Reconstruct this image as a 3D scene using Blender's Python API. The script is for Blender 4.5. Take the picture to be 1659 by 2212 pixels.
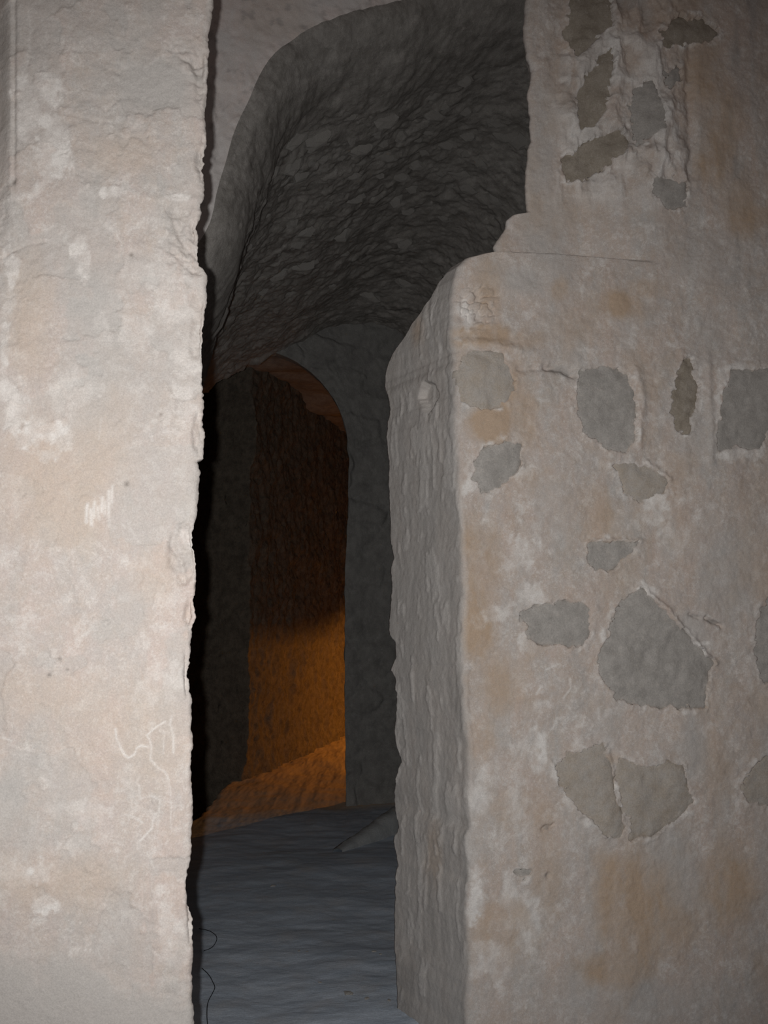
import bpy, bmesh, math, random
import numpy as np

# ------------------------------------------------------------------ camera, world, flash, exposure
for o in list(bpy.data.objects):
    bpy.data.objects.remove(o, do_unlink=True)
S = bpy.context.scene
COL = S.collection
W, H, F = 1659.0, 2212.0, 2150.0
CX, CY = W / 2, H / 2
EYE = np.array((0.0, 0.0, 1.5))
TH = math.radians(6.0)
FWD = np.array((0, math.cos(TH), math.sin(TH)))
UPV = np.array((0, -math.sin(TH), math.cos(TH)))
cd = bpy.data.cameras.new('camera')
cd.sensor_fit = 'VERTICAL'; cd.sensor_height = 36.0; cd.lens = F / H * 36.0
cd.clip_start = 0.02; cd.clip_end = 100
cam = bpy.data.objects.new('camera', cd); COL.objects.link(cam)
cam.location = EYE; cam.rotation_euler = (math.pi / 2 + TH, 0, 0)
S.camera = cam

wd = bpy.data.worlds.new('night_sky'); S.world = wd; wd.use_nodes = True
wd.node_tree.nodes['Background'].inputs[0].default_value = (1.0, 0.80, 0.74, 1)
wd.node_tree.nodes['Background'].inputs[1].default_value = 0.050

fl = bpy.data.lights.new('camera_flash', 'SPOT')          # the on-camera flash, left of the lens
fl.energy = 282; fl.color = (1.0, 0.985, 0.97)
fl.shadow_soft_size = 0.011; fl.spot_size = math.radians(89); fl.spot_blend = 1.0
flash = bpy.data.objects.new('camera_flash', fl); COL.objects.link(flash)
flash.location = (-0.052, 0.0, 1.505); flash.rotation_euler = (math.pi / 2 + math.radians(4.0), 0, math.radians(3))

S.view_settings.view_transform = 'Standard'; S.view_settings.look = 'None'
S.view_settings.gamma = 1.0; S.view_settings.use_curve_mapping = False
S.view_settings.exposure = 0.0

# ------------------------------------------------------------------ maths helpers
def ray(px, py):
    px = np.asarray(px, float); py = np.asarray(py, float)
    return (FWD + np.stack([(px - CX) / F, 0 * px, 0 * px], -1)
            + ((CY - py) / F)[..., None] * UPV)
def proj(P):
    d = P - EYE
    zc = d @ FWD
    return CX + F * d[..., 0] / zc, CY - F * (d @ UPV) / zc
def at_depth(px, py, Y):
    r = ray(px, py); return EYE + r * (Y / r[..., 1])[..., None]
def on_floor(px, py, z=0.0):
    r = ray(px, py); return EYE + r * ((z - 1.5) / r[..., 2])[..., None]
class Plane:
    """vertical plane: origin O (z=0), u = horizontal direction along it, n = towards the camera"""
    def __init__(s, px, py, depth, alpha):
        a = math.radians(alpha)
        s.u = np.array((math.cos(a), math.sin(a), 0)); s.n = np.array((math.sin(a), -math.cos(a), 0))
        s.w = -s.n
        s.O = at_depth(px, py, depth); s.O[2] = 0
    def hit(s, px, py):
        r = ray(px, py); t = ((s.O - EYE) @ s.n) / (r @ s.n)
        P = EYE + r * t[..., None]
        return (P - s.O) @ s.u, P[..., 2]
    def pt(s, a, z, d=0):
        a = np.asarray(a, float); z = np.asarray(z, float); d = np.asarray(d, float)
        return s.O + a[..., None] * s.u + z[..., None] * np.array((0, 0, 1.)) + d[..., None] * s.n
def sm(x, a=0.0, b=1.0):
    t = np.clip((x - a) / (b - a), 0, 1); return t * t * (3 - 2 * t)
def _hash(ix, iy, iz, seed):
    h = (ix.astype(np.uint32) * np.uint32(374761393) + iy.astype(np.uint32) * np.uint32(668265263)
         + iz.astype(np.uint32) * np.uint32(2147483647) + np.uint32((seed * 144665 + 77) & 0xffffffff))
    h = (h ^ (h >> np.uint32(13))) * np.uint32(1274126177)
    h = (h ^ (h >> np.uint32(16))) * np.uint32(2246822519)
    return ((h ^ (h >> np.uint32(15))) & np.uint32(0xffffff)).astype(np.float32) / float(0xffffff)
def vnoise(P, seed=0):
    i = np.floor(P).astype(np.int64); f = (P - i); f = f * f * f * (f * (f * 6 - 15) + 10)
    r = 0
    for dx in (0, 1):
        wx = f[..., 0] if dx else 1 - f[..., 0]
        for dy in (0, 1):
            wy = f[..., 1] if dy else 1 - f[..., 1]
            for dz in (0, 1):
                wz = f[..., 2] if dz else 1 - f[..., 2]
                r = r + wx * wy * wz * _hash(i[..., 0] + dx, i[..., 1] + dy, i[..., 2] + dz, seed)
    return r * 2 - 1
def fbm(P, scale, octv=4, seed=0, gain=0.5, stretch=(1, 1, 1)):
    P = P * (np.array(stretch) * scale); a = 1.0; r = 0; tot = 0
    for k in range(octv):
        r = r + a * vnoise(P, seed + k * 17); tot += a
        P = P * 2.03 + 11.3; a *= gain
    return r / tot
def ridge(P, scale, octv=3, seed=0, stretch=(1, 1, 1)):
    P = P * (np.array(stretch) * scale); a = 1.0; r = 0; tot = 0
    for k in range(octv):
        r = r + a * (1 - 2.2 * np.abs(vnoise(P, seed + k * 13))); tot += a
        P = P * 2.1 + 5.7; a *= 0.5
    return r / tot
def cells(P, seed=0):
    """worley: distance to nearest / second nearest feature point and the nearest cell's random value"""
    i = np.floor(P).astype(np.int64); f1 = np.full(P.shape[:-1], 9.0); f2 = f1.copy(); cid = np.zeros(P.shape[:-1])
    for dx in (-1, 0, 1):
        for dy in (-1, 0, 1):
            cx, cy = i[..., 0] + dx, i[..., 1] + dy
            zz = np.zeros_like(cx)
            qx = cx + _hash(cx, cy, zz, seed); qy = cy + _hash(cx, cy, zz, seed + 5)
            d = np.hypot(P[..., 0] - qx, P[..., 1] - qy); rid = _hash(cx, cy, zz, seed + 9)
            near = d < f1
            f2 = np.where(near, f1, np.minimum(f2, d)); cid = np.where(near, rid, cid); f1 = np.where(near, d, f1)
    return f1, f2, cid
def poly_sdf(x, y, pts):
    """signed distance, positive inside"""
    pts = np.asarray(pts, float); n = len(pts)
    d = np.full(x.shape, 1e9); inside = np.zeros(x.shape, bool)
    for k in range(n):
        a, b = pts[k], pts[(k + 1) % n]
        e = b - a; L = e @ e
        t = np.clip(((x - a[0]) * e[0] + (y - a[1]) * e[1]) / L, 0, 1)
        d = np.minimum(d, np.hypot(x - a[0] - t * e[0], y - a[1] - t * e[1]))
        c = ((a[1] > y) != (b[1] > y)) & (x < (b[0] - a[0]) * (y - a[1]) / (b[1] - a[1] + 1e-12) + a[0])
        inside ^= c
    return np.where(inside, d, -d)
def line_dist(x, y, pts):
    d = np.full(x.shape, 1e9)
    for a, b in zip(pts[:-1], pts[1:]):
        a = np.array(a, float); e = np.array(b, float) - a
        t = np.clip(((x - a[0]) * e[0] + (y - a[1]) * e[1]) / (e @ e + 1e-9), 0, 1)
        d = np.minimum(d, np.hypot(x - a[0] - t * e[0], y - a[1] - t * e[1]))
    return d
def blobs(x, y, lst, nz, lo=0.0, hi=1.0, na=0.75):
    m = np.zeros(x.shape)
    for (bx, by, rx, ry, s) in lst:
        r = np.hypot((x - bx) / rx, (y - by) / ry)
        m = np.maximum(m, s * sm(1.35 - r + na * nz, lo, hi))
    return m

# ------------------------------------------------------------------ object helpers
def tag(o, label=None, cat=None, group=None, kind=None):
    if label: o['label'] = label
    if cat: o['category'] = cat
    if group: o['group'] = group
    if kind: o['kind'] = kind
    return o
def link(name, me, mat, parent=None):
    o = bpy.data.objects.new(name, me); COL.objects.link(o)
    if mat and not me.materials: me.materials.append(mat)
    if parent: o.parent = parent
    return o
def grid_mesh(name, P, mask=None, flip=False, keep=None, smooth=True):
    """P: rows x cols x 3"""
    r, c = P.shape[:2]
    idx = np.arange(r * c).reshape(r, c)
    q = np.stack([idx[:-1, :-1], idx[:-1, 1:], idx[1:, 1:], idx[1:, :-1]], -1).reshape(-1, 4)
    if flip: q = q[:, ::-1]
    if keep is not None: q = q[keep.reshape(-1)]
    return raw_mesh(name, P.reshape(-1, 3), q, None if mask is None else mask.reshape(-1, 4), smooth)
def raw_mesh(name, V, Q, mask=None, smooth=True):
    me = bpy.data.meshes.new(name)
    V = np.ascontiguousarray(V, dtype=np.float32); Q = np.ascontiguousarray(Q, dtype=np.int32)
    k = Q.shape[1]
    me.vertices.add(len(V)); me.vertices.foreach_set('co', V.ravel())
    me.loops.add(Q.size); me.loops.foreach_set('vertex_index', Q.ravel())
    me.polygons.add(len(Q))
    me.polygons.foreach_set('loop_start', np.arange(0, Q.size, k, dtype=np.int32))
    if smooth: me.polygons.foreach_set('use_smooth', np.ones(len(Q), bool))
    me.update(calc_edges=True); me.validate()
    if mask is not None:
        at = me.attributes.new('wear', 'FLOAT_COLOR', 'POINT')  # stain and wear masks, also carrying painted shade and lamp glow
        at.data.foreach_set('color', np.ascontiguousarray(mask, dtype=np.float32).ravel())
    return me
def grid_normals(P):
    a = np.gradient(P, axis=1); b = np.gradient(P, axis=0)
    n = np.cross(a, b); return n / (np.linalg.norm(n, axis=-1, keepdims=True) + 1e-12)

# ------------------------------------------------------------------ materials
class NT:
    def __init__(s, name):
        s.m = bpy.data.materials.new(name); s.m.use_nodes = True
        s.t = s.m.node_tree; s.b = s.t.nodes['Principled BSDF']
        s.b.inputs['Roughness'].default_value = 0.95
        s.b.inputs['Specular IOR Level'].default_value = 0.12
        s.co = s.t.nodes.new('ShaderNodeTexCoord')
    def map(s, scale=(1, 1, 1), rot=(0, 0, 0)):
        n = s.t.nodes.new('ShaderNodeMapping'); n.inputs['Scale'].default_value = scale
        n.inputs['Rotation'].default_value = rot
        s.t.links.new(s.co.outputs['Object'], n.inputs[0]); return n.outputs[0]
    def noise(s, scale, detail=4, rough=0.6, vec=None, dist=0.0):
        n = s.t.nodes.new('ShaderNodeTexNoise'); n.inputs['Scale'].default_value = scale
        n.inputs['Detail'].default_value = detail; n.inputs['Roughness'].default_value = rough
        n.inputs['Distortion'].default_value = dist
        s.t.links.new(vec if vec is not None else s.co.outputs['Object'], n.inputs['Vector']); return n.outputs['Fac']
    def ramp(s, fac, *stops):
        n = s.t.nodes.new('ShaderNodeValToRGB'); e = n.color_ramp.elements
        while len(e) < len(stops): e.new(0.5)
        for el, (p, c) in zip(e, stops):
            el.position = p; el.color = tuple(c) + (1,) if not np.isscalar(c) else (c, c, c, 1)
        s.t.links.new(fac, n.inputs[0]); return n.outputs[0]
    def mix(s, fac, a, b, mode='MIX'):
        n = s.t.nodes.new('ShaderNodeMix'); n.data_type = 'RGBA'; n.blend_type = mode
        for v, k in ((fac, 0), (a, 6), (b, 7)):
            if hasattr(v, 'is_linked'): s.t.links.new(v, n.inputs[k])
            else: n.inputs[k].default_value = v if np.isscalar(v) else tuple(v) + (1,)
        return n.outputs[2]
    def math(s, op, a, b=0.5, clamp=False):
        n = s.t.nodes.new('ShaderNodeMath'); n.operation = op; n.use_clamp = clamp
        for v, k in ((a, 0), (b, 1)):
            if hasattr(v, 'is_linked'): s.t.links.new(v, n.inputs[k])
            else: n.inputs[k].default_value = v
        return n.outputs[0]
    def wear(s):
        n = s.t.nodes.new('ShaderNodeAttribute'); n.attribute_name = 'wear'
        p = s.t.nodes.new('ShaderNodeSeparateColor'); s.t.links.new(n.outputs['Color'], p.inputs[0])
        return p.outputs[0], p.outputs[1], p.outputs[2], n.outputs['Alpha']
    def bump(s, h, dist=0.002, strength=1.0, prev=None):
        n = s.t.nodes.new('ShaderNodeBump'); n.inputs['Distance'].default_value = dist
        n.inputs['Strength'].default_value = strength
        s.t.links.new(h, n.inputs['Height'])
        if prev is not None: s.t.links.new(prev, n.inputs['Normal'])
        return n.outputs[0]
    def done(s, col, nrm=None):
        if hasattr(col, 'is_linked'): s.t.links.new(col, s.b.inputs['Base Color'])
        else: s.b.inputs['Base Color'].default_value = tuple(col) + (1,)
        if nrm is not None: s.t.links.new(nrm, s.b.inputs['Normal'])
        return s.m

def plaster(name, base, grey, white, ochre, dark, bump=0.0022, fine=1.0):
    t = NT(name); o, w, g, d = t.wear()
    streak = t.noise(9, 5, 0.65, t.map((1, 1, 0.35)), 0.6)
    c = t.mix(t.ramp(streak, (0.36, 0.0), (0.66, 1.0)), base, grey)
    c = t.mix(t.ramp(t.noise(26, 6, 0.7), (0.40, 0.0), (0.75, 0.45)), c, ochre)
    c = t.mix(t.ramp(t.noise(17, 8, 0.78, None, 0.25), (0.50, 0.0), (0.68, 0.75)), c, white)
    c = t.mix(t.ramp(t.noise(90, 5, 0.75, None, 0.1), (0.52, 0.0), (0.72, 0.55)), c, white)
    c = t.mix(g, c, grey)
    brk = t.noise(60, 4, 0.7)
    c = t.mix(t.math('MULTIPLY', o, t.math('ADD', 0.55, brk), True), c, ochre)
    c = t.mix(t.math('MULTIPLY', w, t.math('ADD', 0.5, brk), True), c, white)
    c = t.mix(d, c, dark)
    sp = t.ramp(t.noise(240, 3, 0.7), (0.30, 0.86), (0.72, 1.10))
    c = t.mix(1.0, c, sp, 'MULTIPLY')
    n1 = t.bump(t.noise(70, 6, 0.72), bump, fine)
    n2 = t.bump(t.noise(420, 3, 0.7), bump * 0.32, fine, n1)
    return t.done(c, n2)
PIER = plaster('pier_plaster', (0.62, 0.53, 0.485), (0.545, 0.515, 0.485), (0.80, 0.76, 0.72), (0.62, 0.51, 0.42), (0.20, 0.17, 0.15))
WALLR = plaster('jamb_plaster', (0.59, 0.50, 0.445), (0.53, 0.505, 0.48), (0.82, 0.79, 0.755), (0.53, 0.405, 0.30), (0.30, 0.285, 0.27))
SPAN = plaster('arch_plaster', (0.76, 0.675, 0.645), (0.70, 0.67, 0.65), (0.78, 0.75, 0.73), (0.62, 0.53, 0.46), (0.38, 0.36, 0.35))
def rock(name, a, b, pale, bump=0.004, sc=1.0):
    t = NT(name)
    c = t.mix(t.ramp(t.noise(16 * sc, 7, 0.75), (0.38, 0.0), (0.62, 1.0)), a, b)
    c = t.mix(t.ramp(t.noise(34 * sc, 7, 0.8), (0.54, 0.0), (0.72, 0.75)), c, pale)
    c = t.mix(1.0, c, t.ramp(t.noise(200, 3, 0.7), (0.3, 0.82), (0.75, 1.12)), 'MULTIPLY')
    n = t.bump(t.noise(55 * sc, 7, 0.75), bump, 1.0)
    return t.done(c, n)
STONE = rock('grey_limestone', (0.38, 0.36, 0.335), (0.49, 0.465, 0.435), (0.58, 0.53, 0.48))
BROWNSTONE = rock('brown_stone', (0.30, 0.26, 0.21), (0.40, 0.355, 0.30), (0.50, 0.46, 0.41))
TANSTONE = rock('tan_stone', (0.47, 0.41, 0.345), (0.50, 0.465, 0.425), (0.58, 0.53, 0.47))
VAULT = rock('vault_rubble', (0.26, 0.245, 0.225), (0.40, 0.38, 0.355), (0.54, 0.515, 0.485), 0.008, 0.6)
VSTONE = rock('vault_stone', (0.46, 0.44, 0.41), (0.60, 0.575, 0.54), (0.74, 0.71, 0.67), 0.008)
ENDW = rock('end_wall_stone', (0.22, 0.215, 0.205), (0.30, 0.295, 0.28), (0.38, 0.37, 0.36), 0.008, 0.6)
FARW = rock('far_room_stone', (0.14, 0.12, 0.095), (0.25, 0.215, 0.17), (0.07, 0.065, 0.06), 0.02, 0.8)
def floor_mat():
    t = NT('worn_floor')
    c = t.mix(t.ramp(t.noise(7, 5, 0.6, t.map((0.5, 1.6, 1))), (0.35, 0.0), (0.7, 1.0)), (0.48, 0.56, 0.66), (0.64, 0.72, 0.82))
    c = t.mix(t.ramp(t.noise(5, 4, 0.6), (0.5, 0.0), (0.75, 0.6)), c, (0.62, 0.62, 0.63))
    c = t.mix(t.wear()[0], c, (0.66, 0.53, 0.40))                  # tan past the doorway, painted in to strengthen the lamp's orange
    c = t.mix(1.0, c, t.ramp(t.noise(160, 4, 0.7), (0.3, 0.8), (0.75, 1.15)), 'MULTIPLY')
    return t.done(c, t.bump(t.noise(60, 6, 0.7, t.map((0.6, 1.4, 1))), 0.0025, 1.0))
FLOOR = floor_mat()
def plain(name, col, rough=0.6, metal=0.0):
    t = NT(name); t.b.inputs['Roughness'].default_value = rough; t.b.inputs['Metallic'].default_value = metal
    c = t.mix(t.ramp(t.noise(40, 3, 0.6), (0.3, 0.85), (0.7, 1.1)), col, tuple(min(1, v * 1.2) for v in col))
    return t.done(c)

# ------------------------------------------------------------------ left pier (nearest the flash)
PL = Plane(440, 1300, 2.5, 8.0)
edge = [(-200,464),(-60,463),(0,461),(40,458),(75,454),(120,453),(160,452),(190,450),(230,446),(262,448),(300,449),(330,445),(380,443),(425,441),(447,438),
        (458,437),(470,430),(500,431),(550,434),(570,436),(580,443),(605,448),(630,452),(660,450),(700,447),(740,443),(815,444),(865,442),
        (940,440),(990,439),(996,429),(1020,433),(1080,429),(1130,425),(1150,421),(1172,425),(1190,430),(1215,431),(1270,427),(1335,424),
        (1352,418),(1400,414),(1440,411),(1480,410),(1495,411),(1510,416),(1560,419),(1620,416),(1660,414),(1720,416),(1738,420),(1760,418),
        (1790,416),(1850,415),(1900,414),(1970,419),(2050,420),(2120,417),(2212,416),(2400,414),(3200,412)]
ey = np.array([e[0] for e in edge], float); ex = np.array([e[1] for e in edge], float)
es, ez = PL.hit(ex, ey)
zs = np.concatenate([np.linspace(-0.03, 0.42, 16), np.linspace(0.43, 3.22, 900), np.linspace(3.24, 3.9, 14)])
s_edge = np.interp(zs, ez[::-1], es[::-1])
PZ = np.stack([np.zeros_like(zs), np.zeros_like(zs), zs], -1)
s_edge = s_edge + 0.0035 * fbm(PZ, 26, 4, 3) + 0.0018 * fbm(PZ, 120, 3, 5)
t_out = np.linspace(-1.5, -0.62, 12)[:-1]
t_in = np.linspace(-0.62, 0.0, 190)
cols = []
RB = 0.016
base_s = []
for t in np.concatenate([t_out, t_in[:-1]]):
    f = 0 if t < -0.62 else sm(np.array(t), -0.62, 0.0)
    base_s.append((t - RB) + s_edge * (1.0 if t > -0.3 else max(0, (t + 1.5) / 1.2)))
base_s = np.array(base_s).T                                  # rows x cols
nr = len(zs)
Pf = PL.pt(base_s, np.repeat(zs[:, None], base_s.shape[1], 1))
# rounded corner, then the hidden side running back into the passage
sx, sd = [], []
for k, a in enumerate(np.linspace(0, math.pi / 2, 7)):
    sx.append(RB * math.sin(a) - RB); sd.append(-(RB - RB * math.cos(a)))
side = np.concatenate([np.linspace(0.004, 0.1, 14), np.linspace(0.12, 0.75, 12)])
Pc = [PL.pt(s_edge + a, zs, d) for a, d in zip(sx, sd)]
back = PL.w * 0.93 - PL.u * 0.36
Ps = [PL.pt(s_edge, zs, -RB) + back * b for b in side]
P = np.concatenate([Pf, np.stack(Pc + Ps, 1)], 1)
nf = base_s.shape[1]
px, py = proj(P)
N = np.zeros_like(P); N[:] = PL.n
for k in range(7): N[:, nf + k] = PL.n * math.cos(k / 6 * math.pi / 2) + PL.u * math.sin(k / 6 * math.pi / 2)
N[:, nf + 7:] = PL.u
toedge = np.interp(py, ey, ex) - px
disp = 0.012 * fbm(P, 3.2, 3, 21) + 0.0045 * fbm(P, 14, 4, 22) + 0.0016 * fbm(P, 60, 3, 23) + 0.0007 * fbm(P, 230, 2, 24)
# chipped arris, shallow breaks in the plaster and pits
nzb = fbm(P, 22, 4, 31)
chips = blobs(px, py, [(402,500,32,70,1.0),(398,1195,30,52,1.0),(430,160,16,60,0.8),(434,345,14,50,0.8),(410,1325,12,40,0.8),(425,700,14,70,0.5),
                       (430,930,12,50,0.6),(404,1460,10,60,.7),(412,1960,8,70,.8),(422,560,30,40,.9)], nzb * 0.9)
disp -= 0.017 * chips + 0.004 * sm(38 - toedge, 0, 38) * np.clip(nzb + 0.4, 0, 1)
disp += chips * (0.006 * ridge(P, 45, 3, 41, (1, 1, .6)) + 0.003 * fbm(P, 110, 3, 44))
brk = blobs(px, py, [(330,180,95,75,1.0),(250,500,110,42,.7),(260,215,70,14,.7)], nzb)
disp -= 0.0035 * brk
lay = sm(fbm(P, 8, 5, 47), 0.02, 0.09)
disp -= 0.0026 * lay
for bx, by, r, dd in [(273,1045,6,-.006),(300,1293,7,-.004),(262,925,12,.003),(150,1447,9,-.004),(128,1426,6,-.004),(103,1456,7,-.003),(230,1345,6,-.003),(347,894,4,-.005),(30,392,9,-.005),(284,551,12,-.005),(373,677,3,-.003)]:
    disp += dd * np.exp(-((px - bx) ** 2 + (py - by) ** 2) / (r * r))
for pts, dd, wd_ in [([(5,555),(55,528),(100,520)],-.003,4),([(245,410),(330,432),(438,430)],.003,9),([(120,240),(200,262),(260,265)],-.002,4),
                     ([(228,240),(262,205),(272,250)],-.0025,3),([(310,1340),(312,1395)],-.002,4),([(315,1338),(370,1336)],-.002,3),
                     ([(372,1160),(368,1180),(392,1212),(400,1260)],-.004,4),([(372,470),(392,520),(430,560)],-.004,5),([(392,125),(425,140),(445,135)],-.004,4)]:
    disp += dd * np.exp(-(line_dist(px, py, pts) / wd_) ** 2)
corner = sm(34 - px, 0, 60) * sm(700 - py, 0, 500)
disp -= 0.05 * corner + 0.008 * np.exp(-((px - 30) / 5) ** 2) * sm(480 - py, 0, 200)
basez = sm(py - (2035 + 0.22 * px) + 60 * nzb, -30, 60)      # smoother and greyer towards the foot
disp = disp * (1 - 0.6 * basez) + 0.004 * basez
disp[:, nf + 9:] *= 1.6
P = P + N * disp[..., None]
m = np.zeros(P.shape[:2] + (4,))
n2 = fbm(P, 9, 5, 51, stretch=(1, 1, .7)); n3 = fbm(P, 30, 4, 52); nwh = fbm(P, 20, 6, 53, gain=.62, stretch=(1, 1, .7))
m[..., 0] = np.clip(blobs(px, py, [(150,1050,130,190,.55),(60,700,60,130,.5),(250,330,120,60,.4),(120,1500,110,60,.35),(250,1560,150,140,.35),(330,1240,50,60,.3),(150,1900,140,70,.5)], n2), 0, 1)
wh = blobs(px, py, [(80,190,62,40,.8),(60,230,40,80,.45),(100,350,48,75,.8),(85,415,30,40,.9),(270,415,60,12,.9),(390,428,55,12,.85),(165,540,26,40,.6),(175,580,18,40,.6),
        (150,850,70,100,.35),(300,700,60,60,.3),(95,930,45,60,.7),(30,860,40,60,.5),(60,1890,48,32,.7),(95,1955,42,22,.8),(175,2050,50,20,.7),(20,560,18,150,.5),(10,760,12,120,.6),
        (330,600,60,40,.35),(380,780,50,160,.35),(340,1500,80,90,.3),(175,1760,60,60,.3),(370,2030,30,110,.45),(220,700,25,40,.5),(100,130,20,60,.4)], nwh, .35, .85, 1.7)
m[..., 1] = np.clip(wh * (0.45 + 0.9 * sm(n3, -.3, .4)), 0, 1)
scr = np.zeros(px.shape)
for pts, wd_, st in [([(250,1574),(252,1597),(262,1617),(270,1630),(279,1637),(291,1630),(295,1616),(305,1611),(322,1614)],2.3,.9),
        ([(357,1559),(338,1570),(318,1588),(324,1598),(327,1612),(325,1640),(340,1659),(357,1669),(365,1686)],2.2,.8),
        ([(370,1547),(367,1566),(374,1590),(375,1627)],2.6,.85),([(353,1580),(353,1628)],1.8,.5),([(300,1697),(302,1727),(316,1722),(330,1721),(346,1729),(343,1750),(330,1774),(327,1792),(303,1817)],2.3,.85),
        ([(267,1759),(287,1765),(308,1778)],2.2,.8),([(366,1690),(370,1725),(369,1790)],2.0,.5),([(2,1594),(25,1602)],2.5,.7),([(318,1842),(332,1876),(345,1868)],1.8,.5),
        ([(62,20),(66,60),(60,130),(48,175)],3.5,.35),([(219,905),(212,950)],2,.5),([(205,1085),(203,1118)],3.5,.9),([(190,1090),(187,1128)],4,.95),([(197,1100),(198,1135)],4,.9),([(222,1075),(220,1105)],4,.85),([(236,1060),(234,1135)],3.5,.85),([(243,1050),(242,1085)],3,.8),([(212,1095),(213,1120)],4,.7),([(228,1085),(226,1112)],4,.6),([(120,1835),(140,1815)],2,.4)]:
    scr = np.maximum(scr, st * np.exp(-(line_dist(px + 2 * n3, py + 2 * n2, pts) / wd_) ** 2) * (0.55 + 0.45 * sm(n3, -.3, .2)))
m[..., 1] = np.maximum(m[..., 1], scr)
m[..., 2] = np.clip(np.maximum(.45 * lay + blobs(px, py, [(330,180,100,80,.8),(190,860,80,190,.6),(170,640,60,60,.6),(250,60,150,60,.4),(300,590,60,40,.5),(310,820,60,110,.4),(20,1740,40,60,.7),(60,1800,60,60,.5)], n2), 0.9 * basez), 0, 1)
m[..., 3] = sum(.75 * np.exp(-((px - bx) ** 2 + (py - by) ** 2) / (r * r)) for bx, by, r in [(273,1045,4.5),(347,894,2.5),(30,392,5),(128,1424,4),(284,551,5),(105,1458,4),(145,1447,3)])  # shade inside the pits painted dark
m[..., 3] = np.clip(m[..., 3] + 0.25 * sm(30 - px, 0, 40) * sm(520 - py, 0, 400), 0, 1)  # shade of the receding left corner painted into the colour
o = link('wall_left', grid_mesh('wall_left', P, m), PIER)
tag(o, 'pale pinkish plastered pier with chipped edge and chalky scratches beside the dark passage', 'wall', kind='structure')

# ------------------------------------------------------------------ right wall with splayed reveal and exposed stones
PR = Plane(1000, 1300, 3.58, 12.0)
corner_tr = [(-260,1152),(-60,1150),(0,1149),(30,1144),(55,1146),(98,1153),(110,1159),(150,1158),(175,1154),(215,1154),(225,1159),(280,1159),(300,1153),(340,1149),(380,1147),(428,1151),(438,1154),
          (443,1124),(455,1109),(475,1104),(500,1086),(515,1081),(530,1085),(541,1083),(546,1047),(556,1012),(575,992),(600,984),(650,977),(700,976),(720,980),(760,984),(800,983),(870,986),
          (950,988),(1000,990),(1060,992),(1100,996),(1200,1000),(1300,1003),(1400,1000),(1440,1002),(1500,1003),(1560,1010),(1590,1012),(1640,1014),(1700,1016),(1730,1012),(1790,1018),
          (1810,1010),(1900,1014),(2000,1011),(2060,1014),(2212,1008),(2400,1008)]
sil_tr = [(546,1045),(548,1024),(557,1004),(580,974),(610,949),(645,929),(685,902),(700,890),(731,872),(766,847),(800,834),(833,832),(872,840),(894,842),(912,838),(948,835),(995,840),(1078,840),(1151,842),
          (1187,845),(1205,849),(1237,843),(1259,847),(1335,842),(1371,841),(1386,852),(1418,854),(1447,845),(1465,854),(1505,859),(1599,854),(1646,868),(1686,854),(1722,850),(1787,858),(1816,849),(1856,856),
          (1872,861),(1880,858),(1958,853),(2037,853),(2077,855),(2212,860),(2400,862)]
cy_ = np.array([c[0] for c in corner_tr], float); cx_ = np.array([c[1] for c in corner_tr], float)
sy_ = np.array([c[0] for c in sil_tr], float); sx_ = np.array([c[1] for c in sil_tr], float)
cs, cz = PR.hit(cx_, cy_)
z_ledge = float(PR.hit(np.array(1060.), np.array(544.))[1])
zr = np.concatenate([np.linspace(-0.03, 4.0, 900), np.linspace(4.03, 4.7, 10)])
c_s = np.interp(zr, cz[::-1], cs[::-1])
PZ = np.stack([0 * zr, 0 * zr, zr], -1)
c_s = c_s + 0.006 * fbm(PZ, 22, 4, 61)
lower = zr < z_ledge
RDIR = np.array((-0.47, 0.883, 0)); RUP = np.array((0.26, 0.966, 0))
Pcor = PR.pt(c_s, zr)
# reveal depth so that the far arris lies along the traced line of sight
D = np.full(len(zr), 0.5)
for it in range(6):
    Q = Pcor + RDIR * D[:, None]
    _, qy = proj(Q)
    k = (np.interp(qy, sy_, sx_) - CX) / F
    d0 = Pcor - EYE
    zc0 = d0 @ FWD; zr_ = RDIR @ FWD
    D = np.clip((d0[:, 0] - k * zc0) / (k * zr_ - RDIR[0]), 0.01, 0.75)
D = D + 0.010 * fbm(PZ, 18, 4, 63) + 0.006 * fbm(PZ, 60, 3, 64)
D = np.clip(D, 0.012, 1)
D = np.where(lower, D, 0.45)
RD = np.where(lower[:, None], RDIR, RUP)
s_end = float(PR.hit(np.array(1800.), np.array(1300.))[0])
tf = np.concatenate([np.linspace(0, 1, 310), [1.12, 1.3, 1.6, 2.0]])
RC = np.where(lower, np.minimum(0.022, D * 0.4), 0.03)
Sfr = (c_s + RC)[:, None] + (s_end - (c_s + RC)[:, None]) * tf[None, :]
front = PR.pt(Sfr, np.repeat(zr[:, None], len(tf), 1))
na = 7; arc = []
for k in range(na):                                   # rounded arris between front and reveal (bezier)
    t = k / na
    A = Pcor + RD * RC[:, None]; B = Pcor + PR.u * RC[:, None]
    arc.append((1 - t) ** 2 * A + 2 * t * (1 - t) * Pcor + t * t * B)
nrv = 64; rev = []
for k in range(nrv):
    t = 1 - k / nrv
    rev.append(Pcor + RD * (RC + (D - RC) * t)[:, None])
bk = []
for b in (0.9, 0.5, 0.25, 0.10, 0.03):
    bk.append(Pcor + RD * D[:, None] + (PR.u * 0.94 + RD * 0.35 + np.array((0.3, 0, 0))) * b)
P = np.concatenate([np.stack(bk + rev + arc, 1), front], 1)
nb, n0 = len(bk), len(bk) + nrv + na
px, py = proj(P)
N = np.zeros_like(P)
NR = np.array((RDIR[1] * -1, RDIR[0], 0)); NR = NR / np.linalg.norm(NR)      # faces the opening
NUP = np.array((-0.966, 0.26, 0))
N[:, :] = PR.n
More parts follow.
